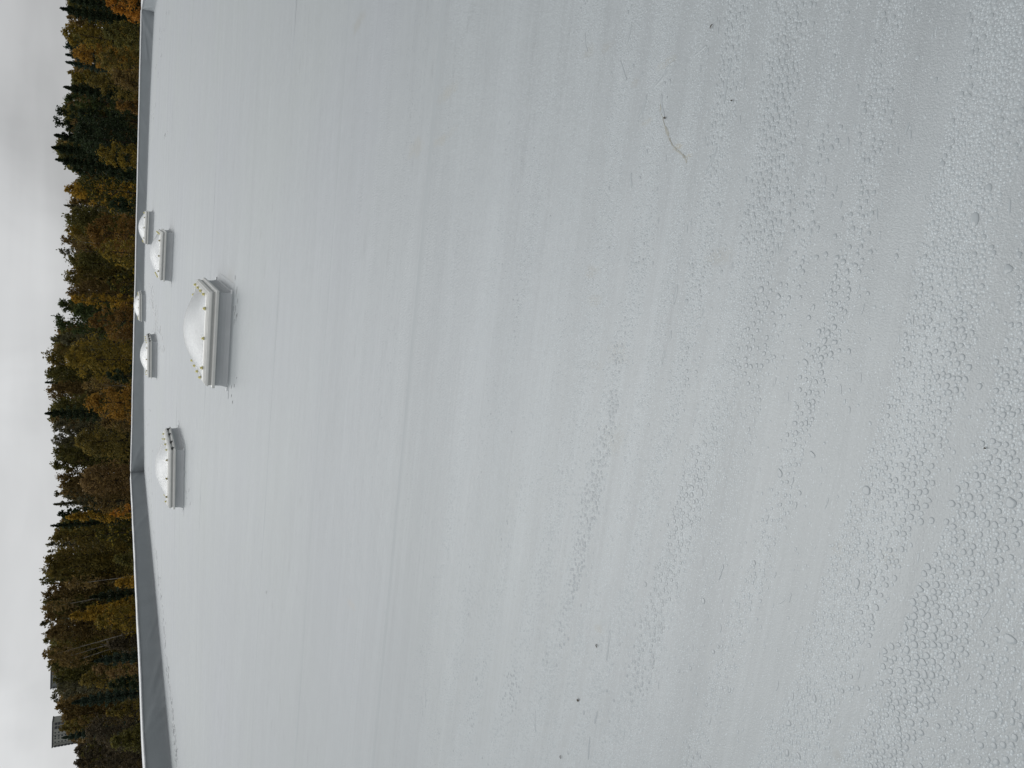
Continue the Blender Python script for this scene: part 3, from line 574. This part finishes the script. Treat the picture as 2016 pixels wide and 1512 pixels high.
def crown_points(kind, h, w, n):
    """leaf centres in a crown of height h, width w, base at z=0"""
    r0 = w/2
    if kind in ('spruce',):
        lev = rng.random(n)**1.0; z = h*(1-lev)                                # lev 0 top
        ntier = max(8, int(h/.75)); tier = np.floor(lev*ntier)/ntier; frac = (lev*ntier) % 1
        nb = 9; bid = rng.integers(0, nb, n); ang = bid*2*np.pi/nb+tier*37+rng.normal(0, .16, n)
        blen = .72+.38*vnoise(bid*3.3, tier*ntier*1.7, 5)
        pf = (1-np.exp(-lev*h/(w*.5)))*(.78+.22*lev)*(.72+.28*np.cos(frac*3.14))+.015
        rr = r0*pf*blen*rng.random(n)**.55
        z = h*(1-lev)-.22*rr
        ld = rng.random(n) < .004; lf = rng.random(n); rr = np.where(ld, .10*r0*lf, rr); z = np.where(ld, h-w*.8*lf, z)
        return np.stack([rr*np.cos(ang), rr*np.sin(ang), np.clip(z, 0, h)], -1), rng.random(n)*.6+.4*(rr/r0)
    if kind == 'pine':
        nc = 60; cz = h*(.1+.9*rng.random(nc)**.8); cr = r0*np.sqrt(np.clip(1-((cz/h-.42)/.62)**2, .06, 1))*rng.random(nc)**.4; ca = rng.random(nc)*6.3
        cz[0] = h*.96; cr[0] = 0; c = np.stack([cr*np.cos(ca), cr*np.sin(ca), cz], -1); k = rng.integers(0, nc, n)
        sg = np.array([r0*.17, r0*.17, r0*.16]); P = c[k]+rng.normal(size=(n, 3))*sg*(rng.random(n)**.3)[:, None]; P[:, 2] -= .35*(np.hypot(P[:, 0], P[:, 1])-.3*r0).clip(0)*.3
        return P, rng.random(nc)[k]
    nc = int(110+w*h*2.2); u = rng.random(nc)
    if kind == 'narrow': prof = lambda f: np.sqrt(np.clip(f, 0, 1))*np.clip(1-f, 0, 1)**.75*1.75
    elif kind == 'birch': prof = lambda f: np.clip(f/.25, 0, 1)**.5*np.clip(1-f, .0, 1)**.27*.95
    elif kind == 'low': prof = lambda f: np.clip(1-f, 0, 1)**.45
    else: prof = lambda f: np.sqrt(np.clip(1-(2*f-1.0)**2*np.where(f > .5, 1, .45), 0, 1))
    lob = lambda a, f: .78+.34*vnoise(a*1.3, f*5, int(rng.integers(99))+1)
    ca = rng.random(nc)*6.283; rad = prof(u)*r0*lob(ca, u)*rng.random(nc)**.35
    c = np.stack([rad*np.cos(ca), rad*np.sin(ca), u*h], -1)
    k = rng.integers(0, nc, n); g = rng.normal(size=(n, 3))
    cs = .062*w if kind != 'birch' else .055*w
    sg = np.array([cs, cs, cs*(1.25 if kind == 'birch' else .8)])*(rng.uniform(.5, 1.35, nc)*(1.15-.55*u**3))[k][:, None]
    P = c[k]+g*sg
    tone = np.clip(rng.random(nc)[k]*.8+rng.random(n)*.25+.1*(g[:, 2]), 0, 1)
    P[:, 2] = np.clip(P[:, 2], -.2*h, h*1.04)
    return P, tone
def tube(V, F, p, q, r0, r1, n=6):
    p = np.array(p, float); q = np.array(q, float); d = q-p; d /= np.linalg.norm(d); a = np.cross(d, [0, 1, .3]); a /= np.linalg.norm(a); b = np.cross(d, a); s = len(V)
    for c, r in ((p, r0), (q, r1)):
        for j in range(n): t = 2*math.pi*j/n; V.append(tuple(c+r*(a*math.cos(t)+b*math.sin(t))))
    for j in range(n): F.append((s+j, s+(j+1) % n, s+n+(j+1) % n, s+n+j))
def crown_obj(P, tone, size, key, root, vert=0.):
    V = quads(P, size, vert=vert); n = len(P); Fq = np.arange(n*4).reshape(-1, 4)
    o = mesh_obj('crown', V, Fq, LEAF[key], root)
    at = o.data.attributes.new('tone', 'FLOAT', 'FACE'); at.data.foreach_set('value', np.asarray(tone, np.float32)); return o
def tree(y, xt, wpx, zc, kind, key, label, xb=None, dens=1., trunk='trunk', fleck=1.):
    if kind == 'birch': wpx = wpx*1.45
    top = at_depth(y, xt, zc); wd = wpx*zc/FPX; H = float(top[2])-GROUND
    if xb is None: hb = {'spruce': .08, 'pine': .45, 'low': .02, 'birch': .12}.get(kind, .15)*H
    else: hb = max(.4, float(at_depth(y, xb, zc)[2])-GROUND)
    hc = H-hb; name = {'spruce': 'spruce_tree', 'pine': 'pine_tree', 'birch': 'birch_tree', 'low': 'autumn_shrub'}.get(kind, 'autumn_tree')
    root = empty(name, (float(top[0]), float(top[1]), GROUND)); root.rotation_euler = (0, 0, 0)
    tag(root, label, 'tree' if kind != 'low' else 'shrub', 'trees of the autumn wood beyond the parapet')
    lsz = .0015*zc*fleck*(1.0 if kind != 'leafy' else 1.35)
    vis = min(hc, max(3.5, H-(GROUND*-1-4)))                                      # only the crown above the parapet line needs density
    n = int(min(17000, dens*2.3*wd*hc/(lsz*lsz*1.1)))
    if kind == 'leafy': n = int(n*.5)
    P, tone = crown_points('round' if kind == 'leafy' else kind, hc, wd, n); P[:, 2] += hb
    if kind == 'leafy': tone = rng.random(n)**1.6*1.15
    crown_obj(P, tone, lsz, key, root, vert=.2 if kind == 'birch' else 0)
    V = []; F = []; lean = rng.normal(0, .02, 2)*H; r = .012*H
    mid = (lean[0]*.5, lean[1]*.5, H*.5); tip = (lean[0]*.6, lean[1]*.6, H*.93)
    if kind in ('spruce',): mid = (0, 0, H*.5); tip = (0, 0, H-wd*.9)
    tube(V, F, (0, 0, 0), mid, r, r*.6); tube(V, F, mid, tip, r*.6, .02)
    for k in range(7 if kind != 'spruce' else 4):
        f = rng.uniform(.35, .85); a = rng.uniform(0, 6.3); p = (mid[0]*f*2 if f < .5 else mid[0], mid[1]*f*2 if f < .5 else mid[1], H*f)
        rr = wd*.36*(1-.4*f); tube(V, F, p, (p[0]+rr*math.cos(a), p[1]+rr*math.sin(a), p[2]+(rr*.9 if kind != 'spruce' else -.2*rr)), r*.3, .015, 4)
    mesh_obj('trunk', V, F, M[trunk], root, smooth=True)
    return root
TREES = [
 # ---- nearest edge of the wood
 (6,212,62,70,'round','orange','vivid orange tree behind the right corner of the parapet'),
 (62,206,70,74,'round','olive','low olive tree just left of the vivid orange one'),
 (150,224,95,72,'low','brown','brown shrub mass over the parapet left of the right corner'),
 (205,226,62,72,'low','rust','rusty low shrub under the narrow dark spruce at the right'),
 (300,190,62,78,'round','goldolive','dull golden tree below the broad dark conifer clump'),
 (372,166,88,74,'leafy','lime','dark tree flecked with yellow leaves under the golden crown'),
 (340,214,60,70,'low','dark','near-black shrub below the yellow-flecked tree'),
 (400,216,70,70,'low','dark','near-black shrub behind the far skylight of the right row'),
 (455,176,105,86,'round','rust','wide rust tree rising behind the far skylight of the right row'),
 (492,196,80,74,'leafy','goldolive','dark tree with small amber leaves just behind the parapet, between the far skylights'),
 (555,212,66,71,'leafy','lime','low yellow-green leafy tree at the parapet, right of the smallest skylight'),
 (630,178,80,80,'round','rust','coppery tree rising directly behind the smallest skylight'),
 (705,132,108,88,'round','goldolive','large rounded golden-olive tree behind the middle skylight of the left row'),
 (738,212,48,73,'round','dark','dark green bush at the foot of the large golden-olive tree'),
 (792,168,74,76,'round','amber','amber tree with upswept branches standing over the parapet'),
 (828,200,70,80,'round','brown','thin brown tree with pinkish tips left of the amber one'),
 (868,150,88,90,'round','olivebrown','broad olive-brown tree with reddish top near the parapet bend'),
 (945,163,74,84,'birch','tan','tan rounded tree with bare branches behind the parapet corner fold'),
 (990,176,52,83,'round','brown','russet-brown tree between the tan tree and the golden spire'),
 (1018,130,38,90,'narrow','gold','slim golden spire-shaped tree left of the parapet bend'),
 (1012,218,46,70,'leafy','orange','small orange-leaved tree peeping over the parapet'),
 (1050,190,66,72,'leafy','lime','yellow-green tree with large leaves left of the orange-leaved one'),
 (1100,226,70,72,'low','olive','low olive shrub by the parapet left of the yellow-green tree'),
 (1148,228,56,73,'low','gold','small round golden-brown shrub right of the bright golden tree'),
 (1176,176,44,78,'spruce','dark','young dark spruce touching the right side of the bright golden tree'),
 (1213,138,66,76,'narrow','gold','tall bright golden tree, the most vivid on the left side'),
 (1222,190,72,74,'round','goldolive','golden-green lower tree at the foot of the bright golden one'),
 (1268,212,70,74,'low','darkbrown','dull brown shrub left of the bright golden tree'),
 (1302,186,46,78,'spruce','bluegreen','small bluish spruce below the leaning birches'),
 (1318,182,50,80,'round','tan','pale tan bush beside the small bluish spruce'),
 (1340,160,60,92,'round','olivebrown','rusty olive tree below the grey apartment block'),
 (1350,214,56,73,'low','dark','blackish shrub below the rusty olive tree'),
 (1384,142,52,84,'spruce','bluegreen','leaning dark spruce between the two apartment buildings'),
 (1402,212,60,73,'low','olivebrown','brown-green shrub under the leaning dark spruce'),
 (1440,172,92,80,'round','darkbrown','dark misty tree standing below the apartment tower'),
 (1462,222,90,71,'low','olive','broad olive shrub at the left end over the parapet'),
 (1505,190,60,76,'round','darkbrown','dark grey-brown tree at the left margin'),
 # ---- skyline
 (16,119,58,104,'spruce','dark','black-green spruce on the skyline nearest the right margin'),
 (-6,124,40,108,'spruce','dark','black-green spruce cut by the right margin'),
 (64,124,72,98,'round','goldolive','tall olive-gold tree right of the little row of spires'),
 (102,146,58,94,'round','amber','warm brown tree in front of the thin spruce tips'),
 (88,130,28,116,'pine','bluegreen','small blue-green pine top just left of the olive-gold tree'),
 (107,129,30,118,'spruce','bluegreen','thin blue-green spruce tip, right one of two'),
 (122,130,30,118,'spruce','bluegreen','thin blue-green spruce tip, left one of two'),
 (145,134,36,108,'round','goldolive','small pale gold treetop right of the pointed dark spruce'),
 (171,126,60,100,'spruce','dark','sharply pointed dark spruce alone right of the conifer clump'),
 (192,130,34,108,'pine','green','ragged green pine between the pointed spruce and the conifer clump'),
 (160,176,60,88,'round','olivebrown','olive-brown tree under the pointed dark spruce'),
 (115,190,70,84,'round','olivebrown','olive-brown tree under the twin spruce tips'),
 (218,115,36,106,'pine','dark','right-hand shoulder of the dark conifer clump, a ragged pine'),
 (241,110,42,105,'pine','dark','dark pine second from the right in the conifer clump'),
 (266,107,60,104,'spruce','dark','dark spruce in the middle of the conifer clump'),
 (290,102,74,102,'spruce','dark','tallest dark spruce of the conifer clump'),
 (314,110,62,104,'spruce','dark','dark spruce on the left flank of the conifer clump'),
 (334,144,30,108,'pine','dark','low dark pine at the left foot of the conifer clump'),
 (262,150,110,98,'round','dark','dark rounded tree filling the base of the conifer clump'),
 (372,130,54,100,'round','gold','rounded golden-orange crown on the skyline beside the conifer clump'),
 (404,127,18,120,'spruce','greyolive','faint small spruce tip left of the golden-orange crown'),
 (428,131,54,106,'birch','olive','olive birch left of the golden-orange crown'),
 (458,133,54,108,'birch','goldolive','yellowish olive birch above the far skylight of the right row'),
 (471,130,12,122,'pine','greyolive','wispy twig top just right of the lone grey treetop'),
 (494,117,17,124,'pine','greyolive','lone wispy grey treetop standing clear above the even canopy',160),
 (512,136,54,106,'birch','olive','olive birch right below the lone wispy treetop'),
 (545,131,52,106,'birch','olivebrown','olive-brown birch right of the little golden tree'),
 (572,134,44,104,'birch','brown','brown birch above the smallest skylight'),
 (589,141,34,97,'round','gold','little golden tree at the right foot of the open pine'),
 (601,117,38,110,'pine','green','feathery green pine right of the open-crowned pine'),
 (634,112,54,110,'pine','green','open-crowned green pine with gaps of sky',None,.7),
 (612,150,60,104,'round','green','green tree filling in beneath the two green pines'),
 (668,101,38,114,'round','greyolive','grey-olive tree stepping up left of the open-crowned pine'),
 (702,93,54,118,'birch','olivebrown','olive-brown birch on the skyline above the golden-olive tree'),
 (738,93,50,118,'birch','olive','olive birch on the skyline right of the tiny black spruce tip'),
 (753,89,15,122,'spruce','dark','tiny black spruce tip poking from the birch canopy',112),
 (772,96,54,116,'birch','brown','brown birch left of the tiny black spruce tip'),
 (797,106,44,112,'birch','olive','olive birch tucked right of the dark leaning spruce'),
 (814,89,46,104,'spruce','dark','dark spruce standing proud of the canopy above the amber tree',190),
 (842,108,44,124,'birch','greyolive','misty olive birch left of the proud dark spruce'),
 (868,105,44,124,'birch','greyolive','misty olive birch above the olive-brown tree'),
 (892,108,44,122,'birch','olive','green-tinged birch right of the skyline dip'),
 (915,108,44,120,'birch','olive','olive birch above the parapet bend'),
 (940,116,44,120,'birch','brown','brown birch at the dip in the skyline'),
 (962,118,40,120,'birch','brown','brown birch left of the skyline dip'),
 (974,110,24,122,'pine','greyolive','wispy treetop rising just left of the skyline dip'),
 (993,106,26,118,'spruce','greyolive','narrow grey-green spire above the russet-brown tree'),
 (1012,116,38,116,'round','dark','dark tree behind the golden spire'),
 (1035,100,18,122,'spruce','dark','small dark spruce tip left of the golden spire'),
 (1058,98,42,114,'round','olivebrown','brownish tree left of the small dark spruce tip'),
 (1074,93,20,122,'pine','greyolive','little plume of a treetop left of the golden spire'),
 (1098,92,50,112,'birch','olivebrown','olive-brown birch above the yellow-green tree'),
 (1122,88,46,112,'birch','olivebrown','olive-brown birch right of the highest treetop'),
 (1141,80,38,114,'birch','olive','highest treetop of the left-hand wood'),
 (1167,90,46,112,'birch','brown','brown birch left of the highest treetop'),
 (1190,86,46,112,'birch','olive','olive birch above the bright golden tree'),
 (1214,90,46,112,'birch','brown','brown birch over the left side of the bright golden tree'),
 (1229,82,20,122,'pine','greyolive','small pale plume above the brown birches'),
 (1246,90,46,112,'birch','brown','brown birch above the leaning white trunks'),
 (1264,86,26,116,'pine','olive','narrow ragged treetop above the leaning white trunks'),
 (1288,94,50,112,'birch','olivebrown','olive-brown birch left of the leaning white trunks'),
 (1310,94,44,112,'birch','olive','olive birch just right of the grey apartment block'),
 (1334,107,36,110,'birch','olive','olive birch in front of the grey apartment block'),
 (1352,109,40,110,'birch','greyolive','grey-olive birch under the left end of the grey block'),
 (1370,102,34,114,'pine','greyolive','thin see-through treetop between block and tower',None,.7),
 (1392,113,38,112,'birch','brown','brown feathery treetop between block and tower'),
 (1412,124,40,112,'birch','brown','brown feathery treetop right of the apartment tower'),
 (1434,118,38,110,'round','olivebrown','olive-brown tree hiding the right foot of the tower'),
 (1453,122,32,108,'spruce','bluegreen','bluish spruce in front of the apartment tower'),
 (1478,147,44,112,'round','darkbrown','dark rounded treetop left of the apartment tower'),
 (1502,148,44,112,'round','darkbrown','dark treetop at the left margin behind the parapet end'),
]
for T_ in TREES:
    (y, xt, wpx, zc, kind, key, lab) = T_[:7]; xb = T_[7] if len(T_) > 7 else None; dn = T_[8] if len(T_) > 8 else 1.
    tree(y, xt, wpx, zc, kind, key, lab, xb=xb, dens=dn, trunk='trunk')
# birches whose leaning white stems show against the wood
for i, (y0, x0, y1, x1, zc, lab) in enumerate([(1285, 118, 1262, 200, 88, 'leaning birch with the longest bare white trunk, over the brown thicket'), (1293, 132, 1272, 204, 89, 'thinner leaning birch left of the longest white trunk'),
        (1192, 120, 1181, 176, 90, 'birch with a fine white stem right of the bright golden tree'), (1147, 165, 1139, 232, 84, 'birch with a pale stem above the round golden-brown shrub'),
        (1300, 150, 1287, 190, 90, 'birch with a short pale stem beside the bluish spruce'), (757, 200, 762, 262, 80, 'birch with a pale stem between the golden-olive and amber trees'), (475, 150, 478, 180, 95, 'birch with a hair-thin white stem above the far skylights')]):
    p = at_depth(y1, x1, zc); q = at_depth(y0, x0, zc); d = q-p; base = p+d*((GROUND-p[2])/d[2]); root = empty('birch_tree', tuple(map(float, base))); tag(root, lab, 'tree', 'trees of the autumn wood beyond the parapet')
    V = []; F = []; e = q-base; mid = e*.5+np.array([.05, 0, 0]); tube(V, F, (0, 0, 0), mid, .05, .036); tube(V, F, mid, e, .036, .014)
    for k in range(4): f = .6+.1*k; s_ = e*f; tube(V, F, s_, s_+np.array([rng.normal(0, .25), .2, 1.1]), .014, .006, 4)
    mesh_obj('trunk', V, F, M['birch'], root, smooth=True)
    P, tone = crown_points('birch', 3.2, 2.0, 260); crown_obj(P+e-np.array([0, 0, 1.5]), tone, .17, 'brown', root, vert=.4)
# the mass of the wood behind, where single trees cannot be told apart
sk = sorted([(t[0], t[1]) for t in TREES if t[3] >= 94 and t[2] > 28]); sy = np.array([a for a, _ in sk], float); sx = np.array([b for _, b in sk], float)
for key, seed, kinds in (('brown', 1, 'birch'), ('olive', 2, 'birch')):
    Ps, Ts = [], []
    for r, zc in enumerate((132, 145, 160)):
        y = -260+(r*13)+seed*19
        while y < 1780:
            xt = float(np.interp(y, sy, sx))+9+rng.uniform(0, 12); top = at_depth(y, xt, zc); wd = 60*zc/FPX; H = float(top[2])-GROUND
            P, tone = crown_points('birch', H*.93, wd*1.3, 3000); P += np.array([top[0], top[1], GROUND+H*.07]); Ps.append(P); Ts.append(tone); y += rng.uniform(40, 52)*2*.8
    # flanks of the wood beyond the picture
    P = np.concatenate(Ps); tn = np.concatenate(Ts)
    o = crown_obj(P, tn, .36, key, None); o.name = 'woodland'; tag(o, 'deep mass of the wood behind the front trees, %s foliage' % ('dark brown' if seed == 1 else 'olive green'), 'woodland', kind='stuff')
